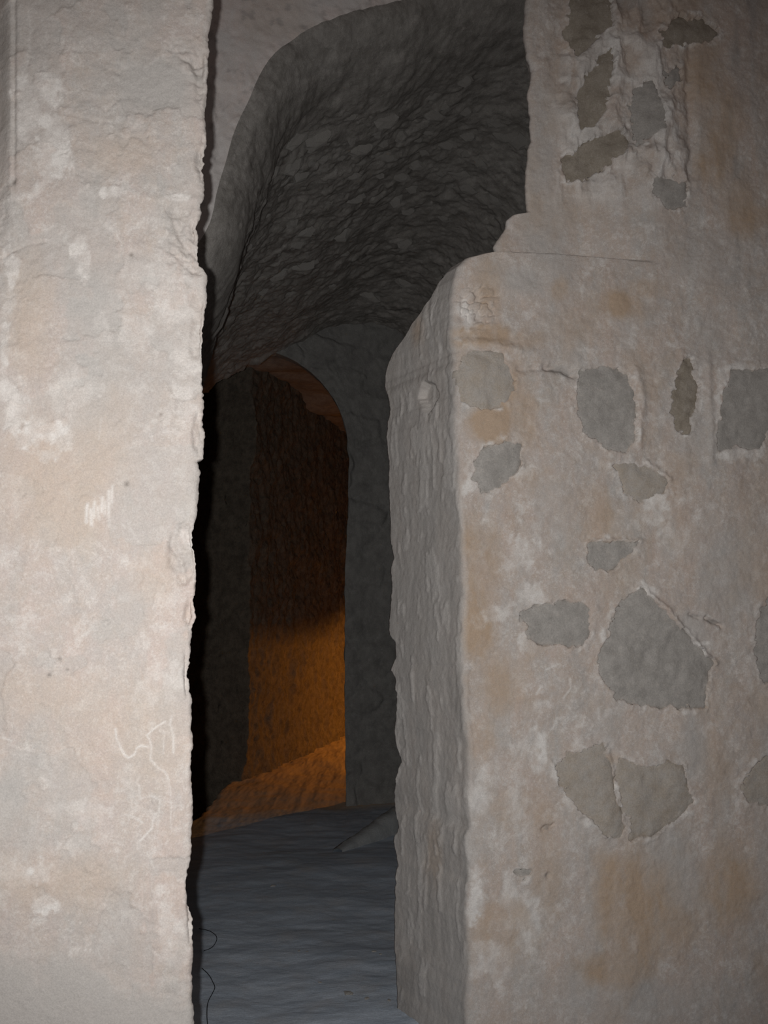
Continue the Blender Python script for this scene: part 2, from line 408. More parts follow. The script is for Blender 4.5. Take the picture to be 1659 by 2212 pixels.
NRr = np.where(lower[:, None], NR, NUP)
N[:, :nb + nrv] = NRr[:, None, :]
for k in range(na):
    t = k / na; N[:, nb + nrv + k] = NRr * (1 - t) + PR.n * t
N /= np.linalg.norm(N, axis=-1, keepdims=True)
isrev = np.zeros(P.shape[:2]); isrev[:, :nb + nrv] = 1
for k in range(na): isrev[:, nb + nrv + k] = 1 - (k + 1) / (na + 1)
isfr = 1 - isrev
low2 = np.repeat(lower[:, None], P.shape[1], 1)

STONES = [  # outline on the photograph, material, proudness
 ([(1386,1269),(1437,1318),(1521,1412),(1545,1433),(1535,1449),(1523,1527),(1464,1527),(1386,1523),(1336,1510),(1302,1470),(1294,1429),(1309,1389),(1322,1345),(1339,1304),(1370,1281)], 'g', 'large grey five-sided stone bedded in the plaster'),
 ([(1127,1325),(1161,1311),(1211,1301),(1262,1301),(1277,1318),(1274,1362),(1265,1392),(1231,1395),(1181,1389),(1144,1379),(1139,1355)], 'g', None),
 ([(1274,1171),(1381,1171),(1366,1195),(1329,1225),(1294,1232),(1274,1215)], 'g', None),
 ([(1124,960),(1089,952),(1039,975),(1024,1005),(1026,1035),(1044,1060),(1069,1060),(1099,1040),(1119,1010)], 'g', None),
 ([(988,805),(1000,770),(1019,760),(1079,765),(1101,795),(1109,840),(1089,870),(1044,885),(998,870)], 't', None),
 ([(1259,800),(1309,785),(1354,805),(1371,870),(1369,950),(1359,975),(1319,977),(1279,945),(1259,930),(1246,885),(1250,835)], 'g', None),
 ([(1479,772),(1494,774),(1500,800),(1508,840),(1500,900),(1489,935),(1464,925),(1451,890),(1454,840),(1469,805)], 'b', None),
 ([(1580,805),(1612,797),(1660,795),(1725,790),(1720,900),(1665,930),(1640,968),(1590,966),(1546,982),(1550,940),(1556,880),(1574,825)], 'g', None),
 ([(1329,1005),(1374,1000),(1409,1010),(1444,1040),(1429,1065),(1384,1085),(1354,1065),(1349,1035)], 't', None),
 ([(1199,1658),(1225,1628),(1302,1608),(1318,1640),(1322,1700),(1335,1745),(1350,1785),(1340,1812),(1306,1803),(1269,1766),(1231,1722)], 't', None),
 ([(1338,1640),(1400,1658),(1437,1645),(1471,1655),(1498,1736),(1457,1773),(1403,1805),(1362,1812),(1360,1780),(1342,1720),(1332,1670)], 't', None),
 ([(1659,1288),(1644,1318),(1639,1368),(1631,1402),(1639,1443),(1655,1470),(1730,1480),(1730,1280)], 'g', None),
 ([(1659,1637),(1629,1662),(1604,1702),(1619,1732),(1659,1740),(1720,1735),(1720,1640)], 't', None),
 ([(1114,1882),(1129,1872),(1154,1882),(1134,1897)], 'g', None),
 ([(1249,-30),(1329,-30),(1329,45),(1304,65),(1274,95),(1259,110),(1249,85),(1236,45)], 'b', None),
 ([(1326,95),(1324,165),(1319,240),(1289,265),(1261,255),(1261,185),(1279,150),(1305,110)], 'b', None),
 ([(1424,70),(1464,40),(1519,40),(1549,70),(1534,90),(1479,95),(1434,100)], 'b', None),
 ([(1369,190),(1409,175),(1429,235),(1434,280),(1379,310),(1367,250)], 'g', None),
 ([(1429,155),(1464,150),(1467,175),(1444,190)], 'g', None),
 ([(1231,325),(1269,300),(1309,280),(1344,270),(1359,300),(1359,320),(1329,340),(1294,370),(1241,370)], 'b', None),
 ([(1414,380),(1479,395),(1484,440),(1444,450),(1409,415)], 'g', None),
]
nzw = fbm(P, 30, 4, 71); nzf = fbm(P, 62, 3, 72)
disp = 0.022 * fbm(P, 2.2, 3, 73) + 0.007 * fbm(P, 9, 4, 74) + 0.003 * fbm(P, 38, 4, 75) + 0.0012 * fbm(P, 150, 2, 76)
disp *= isfr
# reveal: flaky plaster run in vertical ridges
rv = 0.005 * fbm(P, 6, 4, 81, stretch=(1, 1, .45)) + 0.0018 * fbm(P, 40, 3, 82, stretch=(1, 1, .3)) + 0.0015 * fbm(P, 110, 3, 83, stretch=(1, 1, .5))
fl1 = sm(fbm(P, 20, 4, 84, stretch=(1, 1, .3)), 0.16, 0.24); rv += 0.0028 * fl1
disp += rv * isrev * sm(D[:, None] * np.ones_like(px), 0.05, 0.3)
# the wall above the ledge sits back, running out towards the right
yl = np.interp(px, [1040,1100,1240,1330,1380,1420], [544,546,550,556,563,570])
up = sm(yl - py, 0, 7)
setb = 0.085 * up * sm(1440 - px, 0, 190)
setb = np.where(low2, setb * isfr, setb)
# plaster ridges and hollows of the upper part
upz = isfr * sm(480 - py, 0, 120) * sm(px, 1180, 1260) * sm(1520 - px, 0, 90)
disp += upz * (0.030 * ridge(P, 6, 4, 91, (1, 1, .5)) + 0.014 * fbm(P, 20, 5, 92, stretch=(1, 1, .5)))
for pts, dd, w_ in [([(1240,110),(1235,180),(1250,250)],.020,13),([(1330,0),(1328,80),(1335,160),(1330,250),(1345,280)],.022,15),([(1300,75),(1270,130),(1245,165)],.018,15),
                    ([(1330,330),(1345,325),(1370,335),(1385,360)],.03,22),([(1440,230),(1445,290),(1470,330)],.022,20),([(1400,330),(1450,360),(1490,395)],.018,14),
                    ([(1424,62),(1380,85),(1340,120)],.012,10),([(1490,100),(1485,200),(1495,330),(1490,400)],-.016,10),
                    ([(1386,1269),(1440,1316),(1523,1410),(1548,1432)],.012,5),([(1120,800),(1200,790),(1240,800)],-.012,9),([(1180,795),(1215,800),(1235,812)],-.016,6),
                    ([(1375,800),(1385,870),(1380,960)],.010,10),([(1530,790),(1533,900),(1530,1000)],.008,8),([(985,740),(1060,745),(1120,760)],.010,9),
                    ([(1400,1000),(1446,1035)],.010,6),([(1274,1168),(1384,1168)],.009,4),([(1525,1335),(1560,1352)],-.02,4),([(1490,1325),(1510,1335)],-.01,4),([(1175,1793),(1198,1781)],-.012,4),
                    ([(1190,1645),(1232,1720),(1275,1775),(1310,1808)],.008,5),([(1185,1890)]*2,-.012,5),([(1320,1610),(1327,1650),(1335,1720),(1355,1775)],-.006,6)]:
    disp += isfr * dd * np.exp(-(line_dist(px + 5 * nzw, py + 5 * nzf, pts) / w_) ** 2)
disp -= isfr * 0.014 * sm(ridge(P, 40, 2, 93), 0.1, 0.6) * np.exp(-(((px - 1030) / 45) ** 2 + ((py - 660) / 45) ** 2) ** 2)
disp -= isrev * low2 * 0.03 * sm(poly_sdf(px, py, [(906,858),(917,825),(939,833),(943,861),(925,894)]) + 5 * nzw, -4, 2)
rim = np.zeros(px.shape); hole = np.zeros(px.shape)
for pts, mt, lb in STONES:
    sd_ = np.full(px.shape, -99.)
    xs = [p[0] for p in pts]; ys = [p[1] for p in pts]
    bb = (px > min(xs) - 45) & (px < max(xs) + 45) & (py > min(ys) - 45) & (py < max(ys) + 45) & (isfr > .9)
    sd_[bb] = poly_sdf(px[bb], py[bb], pts) + 12 * nzw[bb] + 7 * nzf[bb]
    hole = np.maximum(hole, sm(sd_, -1.0, 2.5))
    rim = np.maximum(rim, np.exp(-((sd_ + 5) / 7) ** 2) * sm(nzw, -.35, .35))
base_disp = disp.copy()
disp = disp + 0.004 * rim * isfr
disp = disp - 0.055 * hole * isfr
P0 = P.copy()
P = P + N * disp[..., None] - PR.n * setb[..., None]
base_disp = base_disp - setb
m = np.zeros(P.shape[:2] + (4,))
n2 = fbm(P0, 7, 5, 101, stretch=(1, 1, .7)); n3 = fbm(P0, 26, 4, 102); nwh = fbm(P0, 18, 6, 104, gain=.62, stretch=(1, 1, .8)); nst = fbm(P0, 12, 4, 103, stretch=(1, 1, .22))
m[..., 0] = blobs(px, py, [(1050,720,75,26,1.0),(1130,735,60,28,.75),(1330,655,75,48,.85),(1400,620,50,30,.7),(1205,630,26,26,.9),(1260,700,90,45,.5),(1050,640,60,60,.55),(1060,920,55,48,.85),(1125,870,30,110,.6),
        (1040,1240,50,120,.7),(1040,1370,40,70,.8),(1090,1480,70,80,.55),(1040,1590,40,60,.45),(1280,1100,40,60,.3),(1300,1700,60,80,.2),(1340,1930,70,130,.7),(1420,1990,70,130,.55),(1590,1890,60,110,.7),(1545,1640,50,120,.3),
        (1340,2090,110,40,.6),(1500,100,60,170,.45),(1560,280,50,160,.6),(1600,430,50,70,.5),(1250,420,70,60,.3),(1180,1880,50,90,.35),(1090,2000,50,90,.4),(1100,1750,50,50,.3),(1320,860,18,40,.5),(1385,1040,20,20,.4),(1310,1640,50,20,.4)], n2)
m[..., 0] = np.clip(m[..., 0] * (.6 + .7 * sm(nst, -.25, .3)) + .30 * sm(n2, .05, .5), 0, 1)
wh = blobs(px, py, [(1130,1190,45,60,.75),(1150,1290,38,45,.6),(1060,1330,45,30,.5),(1165,1600,18,90,.75),(1035,1720,40,55,.55),(1030,1960,24,90,.9),(1140,1980,80,80,.55),(1060,2080,60,50,.4),(1420,1110,50,60,.6),(1460,1170,40,50,.3),
        (1120,1700,30,120,.35),(1512,800,14,34,1.0),(1560,820,18,34,1.0),(1546,890,12,50,1.0),(1600,984,60,12,.9),(1610,792,40,8,.9),(1515,870,7,50,.7),(1240,130,14,70,.5),(1440,320,24,90,.7),(1370,350,40,30,.4),(1015,690,35,60,.6),(1330,100,12,100,.5),(1480,95,60,10,.5),(1030,1030,34,44,.7),
        (1230,1720,14,60,.5),(1290,1780,30,12,.6),(1465,1745,14,16,.6),(1385,1280,26,16,.6),(1510,1390,24,5,.8),(1140,1390,20,26,.6),(1390,1770,10,12,.5)], nwh, .25, .9, 1.4)
m[..., 1] = np.clip(np.maximum(wh * (.4 + .9 * sm(n3, -.3, .4)) + .6 * upz * sm(ridge(P0, 6, 4, 91, (1, 1, .5)), .25, .6), .9 * rim * sm(n3, -.2, .5)), 0, 1)
for pts, w_, st in [([(1231,1466),(1233,1486),(1218,1508)],2.2,.6),([(1205,1550),(1200,1568),(1187,1585)],2,.5),([(1169,1484),(1160,1500)],2.5,.7),([(1181,1446),(1208,1434)],2,.6),([(1293,1530),(1294,1552)],2.5,.5),
                    ([(1385,1262),(1400,1285)],2,.5),([(1490,1385),(1522,1412)],3,.8)]:
    m[..., 1] = np.maximum(m[..., 1], st * np.exp(-(line_dist(px, py, pts) / w_) ** 2))
m[..., 2] = np.clip(np.maximum(.35 * sm(nst, 0.0, .5), blobs(px, py, [(1120,610,60,40,.8),(1190,480,60,300,.6),(1240,800,30,40,.5),(1500,1370,40,60,.8),(1560,1250,70,130,.55),(1500,1620,40,70,.8),(1390,680,40,40,.4),(1530,560,120,80,.4),(1450,1870,70,110,.6),(1030,1730,40,50,.6),(1350,2150,300,70,.5),(1280,830,30,60,.5),(1080,590,50,22,.5)], n2)), 0, 1) * isfr
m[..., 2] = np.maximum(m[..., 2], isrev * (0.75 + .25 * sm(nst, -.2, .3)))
m[..., 0] *= (1 - .85 * isrev); m[..., 1] *= (1 - .6 * isrev); m[..., 1] = np.maximum(m[..., 1], .30 * fl1 * isrev)
m[..., 0] = np.maximum(m[..., 0], isrev * low2 * blobs(px, py, [(905,715,16,40,.6),(935,1850,20,80,.4)], nst))
dk = blobs(px, py, [(1205,799,20,6,.6),(1224,808,14,6,.6),(1542,1343,18,5,.7),(1500,1330,14,4,.5),(1186,1788,12,5,.5),(1183,1891,6,5,.5),(1290,170,40,120,.35),(1330,300,40,30,.45),(1400,250,40,50,.3),(1365,1600,5,5,.0)], nzf)  # grooves and holes darkened in the colour where shade falls
hol = upz * sm(-ridge(P0, 6, 4, 91, (1, 1, .5)), .05, .5)  # hollows between the ridges, given painted shade
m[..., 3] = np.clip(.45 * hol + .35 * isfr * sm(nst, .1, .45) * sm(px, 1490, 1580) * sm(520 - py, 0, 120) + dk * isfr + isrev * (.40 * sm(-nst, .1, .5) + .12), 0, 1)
o_right = link('wall_right', grid_mesh('wall_right', P, m), WALLR)
tag(o_right, 'tan plastered wall with broken top ledge, grey flaking reveal and bare stones showing through', 'wall', kind='structure')

# each bare stone is a piece of its own, bedded in its hollow
def make_stone(pts, mat, label, seed, lift=-0.007):
    xs = np.array([p[0] for p in pts]); ys = np.array([p[1] for p in pts])
    st = 5.0 if (np.ptp(xs) > 60) else 3.5
    gx, gy = np.meshgrid(np.arange(xs.min() - 14, xs.max() + 15, st), np.arange(ys.min() - 14, ys.max() + 15, st))
    s, z = PR.hit(gx, gy)
    B = PR.pt(s, z)
    sd_ = poly_sdf(gx, gy, pts)
    inside = sd_ > -11
    keep = inside[:-1, :-1] & inside[1:, :-1] & inside[:-1, 1:] & inside[1:, 1:]
    i0 = np.clip(np.searchsorted(zr, z), 1, len(zr) - 2)             # follow the plaster's own waviness
    tcol = np.clip((s - c_s[i0] - RC[i0]) / (s_end - c_s[i0] - RC[i0]) * 309, 0, 308).astype(int)
    bd = base_disp[i0, n0 + tcol]
    k = np.ones(5) / 5
    for _ in range(2):
        bd = np.apply_along_axis(lambda v: np.convolve(np.pad(v, 2, 'edge'), k, 'valid'), 0, bd)
        bd = np.apply_along_axis(lambda v: np.convolve(np.pad(v, 2, 'edge'), k, 'valid'), 1, bd)
    h = bd + lift - 0.02 * sm(-sd_, 0, 11) + 0.006 * sm(sd_, 0, 30) + 0.008 * fbm(B, 11, 4, seed) + 0.0045 * fbm(B, 40, 4, seed + 3) - .004 * sm(ridge(B, 12, 2, seed + 5), .3, .8)
    Pt = B + h[..., None] * PR.n
    r, c = gx.shape
    idx = np.arange(r * c).reshape(r, c)
    q = np.stack([idx[:-1, :-1], idx[:-1, 1:], idx[1:, 1:], idx[1:, :-1]], -1)[keep]
    # close it: a back plate and side walls give the stone its thickness
    n = r * c; qb = q[:, ::-1] + n
    edges = {}
    for f in q:
        for a, b in zip(f, np.roll(f, -1)):
            if (b, a) in edges: del edges[(b, a)]
            else: edges[(a, b)] = 1
    sdq = np.array([(b, a, a + n, b + n) for a, b in edges]) if edges else np.zeros((0, 4), int)
    V = np.concatenate([Pt.reshape(-1, 3), (Pt - PR.n * 0.07).reshape(-1, 3)])
    Q = np.concatenate([q, qb, sdq])
    used = np.unique(Q); rm = np.full(len(V), -1); rm[used] = np.arange(len(used))
    me = raw_mesh('stone', V[used], rm[Q][:, ::-1])
    o = link('stone', me, mat, o_right)
    if label: o['label'] = label
MS = {'g': STONE, 'b': BROWNSTONE, 't': TANSTONE}
for k, (pts, mt, lb) in enumerate(STONES):
    make_stone(pts, MS[mt], lb, 200 + k * 7, -0.008 if mt == 'b' else (-0.001 if mt == 't' else -0.004))

# ------------------------------------------------------------------ arch wall, vault, end wall
AL = 18.0
PA = Plane(470, 300, 4.40, AL)
tr = [(940,-16),(870,2),(800,16),(720,40),(671,58),(625,91),(588,120),(567,150),(553,178),(541,210),(523,245),(505,287),(490,345),(474,395),(465,428),(458,500)]
a_s, a_z = PA.hit(np.array([t[0] for t in tr], float), np.array([t[1] for t in tr], float))
A_ = np.stack([2 * a_s, 2 * a_z, np.ones(len(a_s))], -1)
sol = np.linalg.lstsq(A_, a_s ** 2 + a_z ** 2, rcond=None)[0]
c0, z0 = sol[0], sol[1]; R0 = math.sqrt(sol[2] + c0 * c0 + z0 * z0)
ang_tr = np.arctan2(a_z - z0, -(a_s - c0))            # 0 = left spring, pi/2 crown
rad_tr = np.hypot(a_s - c0, a_z - z0) - R0
o_ = np.argsort(ang_tr); ang_tr, rad_tr = ang_tr[o_], rad_tr[o_]
def arch_curve(n_arc=420, n_leg=60):
    a = np.linspace(0, math.pi, n_arc)
    dr = np.interp(a, ang_tr, rad_tr) + 0.40 * sm(a - ang_tr[-1], -0.1, 0.7)
    k = np.ones(9) / 9; dr = np.convolve(np.pad(dr, 4, 'edge'), k, 'valid')
    s = c0 - (R0 + dr) * np.cos(a); z = z0 + (R0 + dr) * np.sin(a)
    zl = np.linspace(-0.05, z0, n_leg)[:-1]
    s = np.concatenate([np.full(n_leg - 1, s[0]), s, np.full(n_leg - 1, s[-1])])
    z = np.concatenate([zl, z, zl[::-1]])
    ns = np.concatenate([np.full(n_leg - 1, -1.), -np.cos(a), np.full(n_leg - 1, 1.)])     # outward
    nz = np.concatenate([np.zeros(n_leg - 1), np.sin(a), np.zeros(n_leg - 1)])
    z_tip = float(PA.hit(np.array(462.), np.array(440.))[1])
    s = s - 0.55 * sm(z_tip - z, 0, .9) * (ns < 0)
    return s, z, ns, nz
as_, az_, ans, anz = arch_curve()
RL = 0.20; RBK = 0.45
# the doorway end wall's distance along the vault
Pdoor = on_floor(np.array(747.), np.array(1738.))
LV = float((Pdoor - PA.O) @ PA.w)
# vault: rounded lip then intrados
jj = [(-RL * math.sin(t), RBK * (1 - math.cos(t))) for t in np.linspace(0, math.pi / 2, 40)]
path_out = [j[0] for j in jj]; path_back = [j[1] for j in jj]
for b in np.linspace(RBK, LV + 0.05, 330)[1:]:
    path_out.append(-RL); path_back.append(b)
po = np.array(path_out); pb = np.array(path_back)
Sg = as_[:, None] + ans[:, None] * po[None]; Zg = az_[:, None] + anz[:, None] * po[None]
Zg = Zg - 0.75 * (pb[None] / LV) * sm(Zg, 0.6, 3.0)          # the vault sinks towards the doorway
P = PA.pt(Sg, Zg, -np.repeat(pb[None], len(as_), 0))
N = -(ans[:, None, None] * PA.u + anz[:, None, None] * np.array((0, 0, 1.)))
lipw = sm(pb, 0, RBK)[None, :, None]
N = N * lipw + PA.n * (1 - lipw); N = N / np.linalg.norm(N, axis=-1, keepdims=True)
arcl = np.cumsum(np.concatenate([[0], np.hypot(np.diff(as_), np.diff(az_))]))
uv = np.stack([np.repeat(arcl[:, None], len(pb), 1), np.repeat(pb[None], len(as_), 0)], -1)
wob = np.stack([fbm(P, 5, 3, 301), fbm(P, 5, 3, 302)], -1)
f1, f2, cid = cells(uv * np.array((3.2, 5.0)) + 0.8 * wob, 7)
body = sm(pb, 0.2, 0.9)[None]
disp = body * (0.020 * sm(f2 - f1, 0.0, 0.6) * (0.2 + cid) * sm(fbm(P, 2.5, 3, 309), -.3, .3) - 0.012) + 0.03 * fbm(P, 3, 3, 305) + body * 0.026 * fbm(P, 9, 5, 306) + 0.008 * fbm(P, 40, 3, 307)
disp += (1 - body) * 0.012 * fbm(P, 16, 4, 308)
Pv = P + N * disp[..., None]
m = np.zeros(Pv.shape[:2] + (4,)); 
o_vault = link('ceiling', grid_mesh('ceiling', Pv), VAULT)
tag(o_vault, 'dark rough rubble barrel vault and side walls of the passage behind the arch', 'vault', kind='structure')
# loose-faced stones standing proud of the vault
rng = random.Random(5)
def lump(seed, nseg=9):
    r_ = np.random.RandomState(seed); bm = bmesh.new()
    ring = []
    for lay, (rad, h) in enumerate(((1.0, -0.35), (0.95, 0.25), (0.62, 0.62))):
        vs = []
        for k in range(nseg):
            a = 2 * math.pi * k / nseg; rr = rad * (0.62 + 0.6 * r_.rand()) 
            vs.append(bm.verts.new((rr * math.cos(a), rr * math.sin(a), h * (0.8 + 0.4 * r_.rand()))))
        ring.append(vs)
    for a, b in zip(ring[:-1], ring[1:]):
        for k in range(nseg): bm.faces.new((a[k], a[(k + 1) % nseg], b[(k + 1) % nseg], b[k]))
    bm.faces.new(ring[-1]); bm.faces.new(ring[0][::-1])
    me = bpy.data.meshes.new('stone'); bm.to_mesh(me); bm.free(); me.materials.append(VSTONE); return me
LUMPS = [lump(s) for s in range(8)]
from mathutils import Matrix, Vector
def place(me, name, loc, zax, xax, scale, parent):
    o = bpy.data.objects.new(name, me); COL.objects.link(o)
    z = Vector(zax).normalized(); x = Vector(xax); x = (x - z * x.dot(z)).normalized(); y = z.cross(x)
    M = Matrix((x, y, z)).transposed().to_4x4(); M.translation = Vector(loc)
    o.matrix_world = M @ Matrix.Diagonal((*scale, 1)); o.parent = parent
    return o
pvx, pvy = proj(Pv)
cand = np.argwhere((pvx > 470) & (pvx < 1180) & (pvy > 20) & (pvy < 640) & (pb[None] > 0.5) & (pb[None] < LV - .15) & (anz[:, None] > .1))
rng2 = np.random.RandomState(11); rng2.shuffle(cand)
taken = []
HOT = [(800,340,190,50,2.0),(850,140,200,80,.9),(1000,330,90,60,.8)]
for i, j in cand:
    if len(taken) >= 80: break
    x, y = pvx[i, j], pvy[i, j]
    if any((x - a) ** 2 / 1.6 + (y - b) ** 2 < 22 ** 2 for a, b in taken): continue
    pr = 0.10 + sum(wt * math.exp(-((x - hx) / rx) ** 2 - ((y - hy) / ry) ** 2) for hx, hy, rx, ry, wt in HOT)
    if rng2.rand() > pr: continue
    taken.append((x, y))
    sc = 0.028 + 0.045 * rng2.rand() ** 1.5
    tilt = N[i, j] * .5 + PA.n * (0.7 + .5 * rng2.rand()) + rng2.randn(3) * .18
    tang = np.array(PA.u) * anz[i] + np.array((0, 0, 1.)) * (-ans[i]) 
    place(LUMPS[rng2.randint(8)], 'stone', Pv[i, j] - N[i, j] * 0.006, tilt, tang + rng2.randn(3) * .15, (sc * (1.0 + .8 * rng2.rand()), sc * .8, sc * .7), o_vault)

# front face of the arch wall
tl = np.concatenate([np.linspace(0, 0.5, 60), np.linspace(0.52, 2.2, 40)])
Sg = as_[:, None] + ans[:, None] * tl[None]; Zg = az_[:, None] + anz[:, None] * tl[None] * 0.8
P = PA.pt(Sg, Zg); 
disp = 0.02 * fbm(P, 2.5, 3, 321) + 0.008 * fbm(P, 12, 4, 322) + 0.004 * fbm(P, 45, 3, 323)
fade = sm(tl, 0, 0.1)[None]
lipd = (0.03 * fbm(P, 3, 3, 305) + 0.008 * fbm(P, 40, 3, 307) + 0.012 * fbm(P, 16, 4, 308) - 0.03 * 0)
disp = disp * fade + lipd * (1 - fade)
px, py = proj(P)
disp -= 0.02 * sm(poly_sdf(px, py, [(465,190),(540,188),(545,215),(500,290),(470,380),(462,300)]) + 8 * fbm(P, 20, 3, 325), -4, 6) * fade
P = P + PA.n * disp[..., None]
m = np.zeros(P.shape[:2] + (4,))
m[..., 2] = np.clip(.8 * sm(fbm(P, 6, 4, 331), 0, .3), 0, 1)
m[..., 0] = blobs(px, py, [(640,70,120,30,.4),(590,40,80,60,.4)], fbm(P, 8, 3, 332))
m[..., 3] = .5 * sm(fbm(P, 24, 4, 333), .25, .5)
o = link('wall_arch', grid_mesh('wall_arch', P, m, flip=True), SPAN)
tag(o, 'pinkish plastered wall face above the curved edge of the dark arch', 'wall', kind='structure')

# end wall with the doorway
PE = Plane(747, 1738, float(Pdoor[1]), AL); PE.O = np.array((Pdoor[0], Pdoor[1], 0.0))
dtr = [(747,1745),(746,1640),(744,1500),(744,1300),(748,1180),(752,1060),(753,985),(746,920),(727,870),(700,830),(660,792),(610,766),(555,752)]
d_s, d_z = PE.hit(np.array([t[0] for t in dtr], float), np.array([t[1] for t in dtr], float))
sc_ = d_s[-1]
ds = np.concatenate([d_s, 2 * sc_ - d_s[::-1][1:]]); dz = np.concatenate([d_z, d_z[::-1][1:]])
dz[0] = dz[-1] = -0.05
L = np.concatenate([[0], np.cumsum(np.hypot(np.diff(ds), np.diff(dz)))]); tt = np.linspace(0, L[-1], 420)
ds = np.interp(tt, L, ds); dz = np.interp(tt, L, dz)
k = np.ones(13) / 13
ds = np.convolve(np.pad(ds, 6, 'edge'), k, 'valid'); dz = np.convolve(np.pad(dz, 6, 'edge'), k, 'valid')
# outer outline = beyond the vault's own outline
zc_ = 1.35
ang = np.arctan2(dz - zc_, ds - sc_)
ro = 3.6
os_ = sc_ + ro * np.cos(ang); oz_ = np.maximum(zc_ + ro * np.sin(ang), -0.05)
low = dz < zc_
oz_ = np.where(low, dz, oz_); os_ = np.where(low, sc_ + np.sign(ds - sc_) * ro, os_)
tl = np.linspace(0, 1, 150) ** 1.4
Sg = ds[:, None] + (os_ - ds)[:, None] * tl; Zg = dz[:, None] + (oz_ - dz)[:, None] * tl
Pf = PE.pt(Sg, Zg)
dsp = 0.03 * fbm(Pf, 2, 3, 341) + 0.02 * fbm(Pf, 8, 4, 342) + .008 * fbm(Pf, 30, 3, 343)
f1, f2, cid = cells(np.stack([Sg * 2.6, Zg * 4.5], -1) + .3 * fbm(Pf, 4, 3, 345)[..., None], 17)
dsp += 0.022 * sm(f2 - f1, .02, .2) * (.4 + cid)
Pf = Pf + PE.n * dsp[..., None]
bd = np.array((0.06, 1.0, 0)); rows = []
for b in np.linspace(0.14, 0.012, 12):
    Pb = PE.pt(ds, dz) + bd * b
    rows.append(Pb + 0.012 * fbm(Pb, 10, 3, 351)[:, None] * np.array((1, 0, 0.)))
P = np.concatenate([np.stack(rows, 1), Pf], 1)
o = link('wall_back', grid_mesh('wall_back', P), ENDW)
tag(o, 'dark rough stone wall with an arched doorway at the end of the passage', 'wall', kind='structure')

# ------------------------------------------------------------------ floor
ys = np.concatenate([np.linspace(-1.5, 2.8, 20)[:-1], np.geomspace(2.8, 14.5, 520)])
xs = np.concatenate([np.linspace(-4.5, -1.9, 20)[:-1], np.linspace(-1.9, 1.0, 330), np.linspace(1.0, 5, 26)[1:]])
X, Y = np.meshgrid(xs, ys)
P = np.stack([X, Y, 0 * X], -1)
P[..., 2] = 0.022 * fbm(P, 1.6, 3, 401) + 0.005 * fbm(P, 7, 4, 402, stretch=(.7, 1.2, 1)) + 0.0018 * fbm(P, 34, 3, 403, stretch=(.7, 1.3, 1))
far = sm(Y, 6.6, 7.6)
P[..., 2] += far * (0.006 * fbm(P, 9, 4, 404, stretch=(1.8, .22, 1)) + .002 * fbm(P, 30, 3, 406, stretch=(1.5, .3, 1)))
P[..., 2] -= 0.7 * sm(-1.40 + .05 * fbm(P, 4, 3, 405) - X, 0, .06) * sm(Y, 7.25, 7.3) * sm(9.6 - Y, 0, .05)      # sunken side chamber
FZ = P[..., 2].copy()
def floor_z(x, y):
    i = np.clip(np.searchsorted(ys, y), 0, len(ys) - 1); j = np.clip(np.searchsorted(xs, x), 0, len(xs) - 1); return float(FZ[i, j])
m = np.zeros(P.shape[:2] + (4,))
m[..., 0] = sm((P - Pdoor) @ PE.w + .12 * fbm(P, 5, 4, 407), -.35, .05)  # zone of the painted lamp warmth, starting about the door plane
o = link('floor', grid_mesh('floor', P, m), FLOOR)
tag(o, 'worn blue grey beaten floor running from the opening into the passage', 'floor', kind='structure')

# ------------------------------------------------------------------ far room lit by a warm lamp
A0 = np.array((-2.9, 9.75, 0)); A1 = np.array((-1.25, 9.3, 0)); A2 = np.array((-0.42, 13.2, 0))
tt = np.linspace(0, 1, 300)
base = np.where(tt[:, None] < .3, A0 + (A1 - A0) * (tt / .3)[:, None], A1 + (A2 - A1) * ((tt - .3) / .7)[:, None])
zz = np.linspace(-0.75, 4.2, 240)
P = np.repeat(base[:, None], len(zz), 1); P[..., 2] = zz
nn = np.array((0.98, -0.2, 0))
dsp = 0.05 * fbm(P, 2.2, 3, 501) + 0.055 * fbm(P, 7, 4, 502, stretch=(1, 1, .55)) + .028 * fbm(P, 22, 4, 503)
P = P + nn * dsp[..., None]
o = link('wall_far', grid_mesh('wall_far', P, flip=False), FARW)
tag(o, 'rough stone wall glowing orange in lamplight beyond the far doorway', 'wall', kind='structure')
# room behind: closing walls and a roof so that no sky shows through the doorway
def slab(name, pts, z0_, z1_, th, label, mat, seed):
    pts = [np.array(p, float) for p in pts]; segs = []
    base = np.concatenate([a + (b - a) * np.linspace(0, 1, 60)[:-1, None] for a, b in zip(pts[:-1], pts[1:])] + [pts[-1][None]])
    z = np.linspace(z0_, z1_, 70)
    P = np.zeros((len(base), 70, 3)); P[..., :2] = base[:, None]; P[..., 2] = z
    P += 0.04 * np.stack([fbm(P, 3, 4, seed), fbm(P, 3, 4, seed + 1), 0 * P[..., 0]], -1)
    o = link(name, grid_mesh(name, P), mat); tag(o, label, 'wall', kind='structure'); return o
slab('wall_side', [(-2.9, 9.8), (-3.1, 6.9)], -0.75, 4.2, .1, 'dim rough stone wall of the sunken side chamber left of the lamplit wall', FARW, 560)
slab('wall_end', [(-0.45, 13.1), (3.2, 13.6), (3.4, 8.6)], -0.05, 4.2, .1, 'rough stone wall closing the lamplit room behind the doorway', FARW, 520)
gx, gy = np.meshgrid(np.linspace(-4.2, 4.2, 80), np.linspace(0.12, 6.5, 80))
gy = gy + Pdoor[1] + (gx - Pdoor[0]) * math.tan(math.radians(AL))
P = np.stack([gx, gy, 3.9 + 0 * gx], -1); P[..., 2] += 0.1 * fbm(P, 1.5, 4, 530)
o = link('ceiling', grid_mesh('ceiling', P), VAULT); tag(o, 'flat rough stone roof of the lamplit room', 'ceiling', kind='structure')

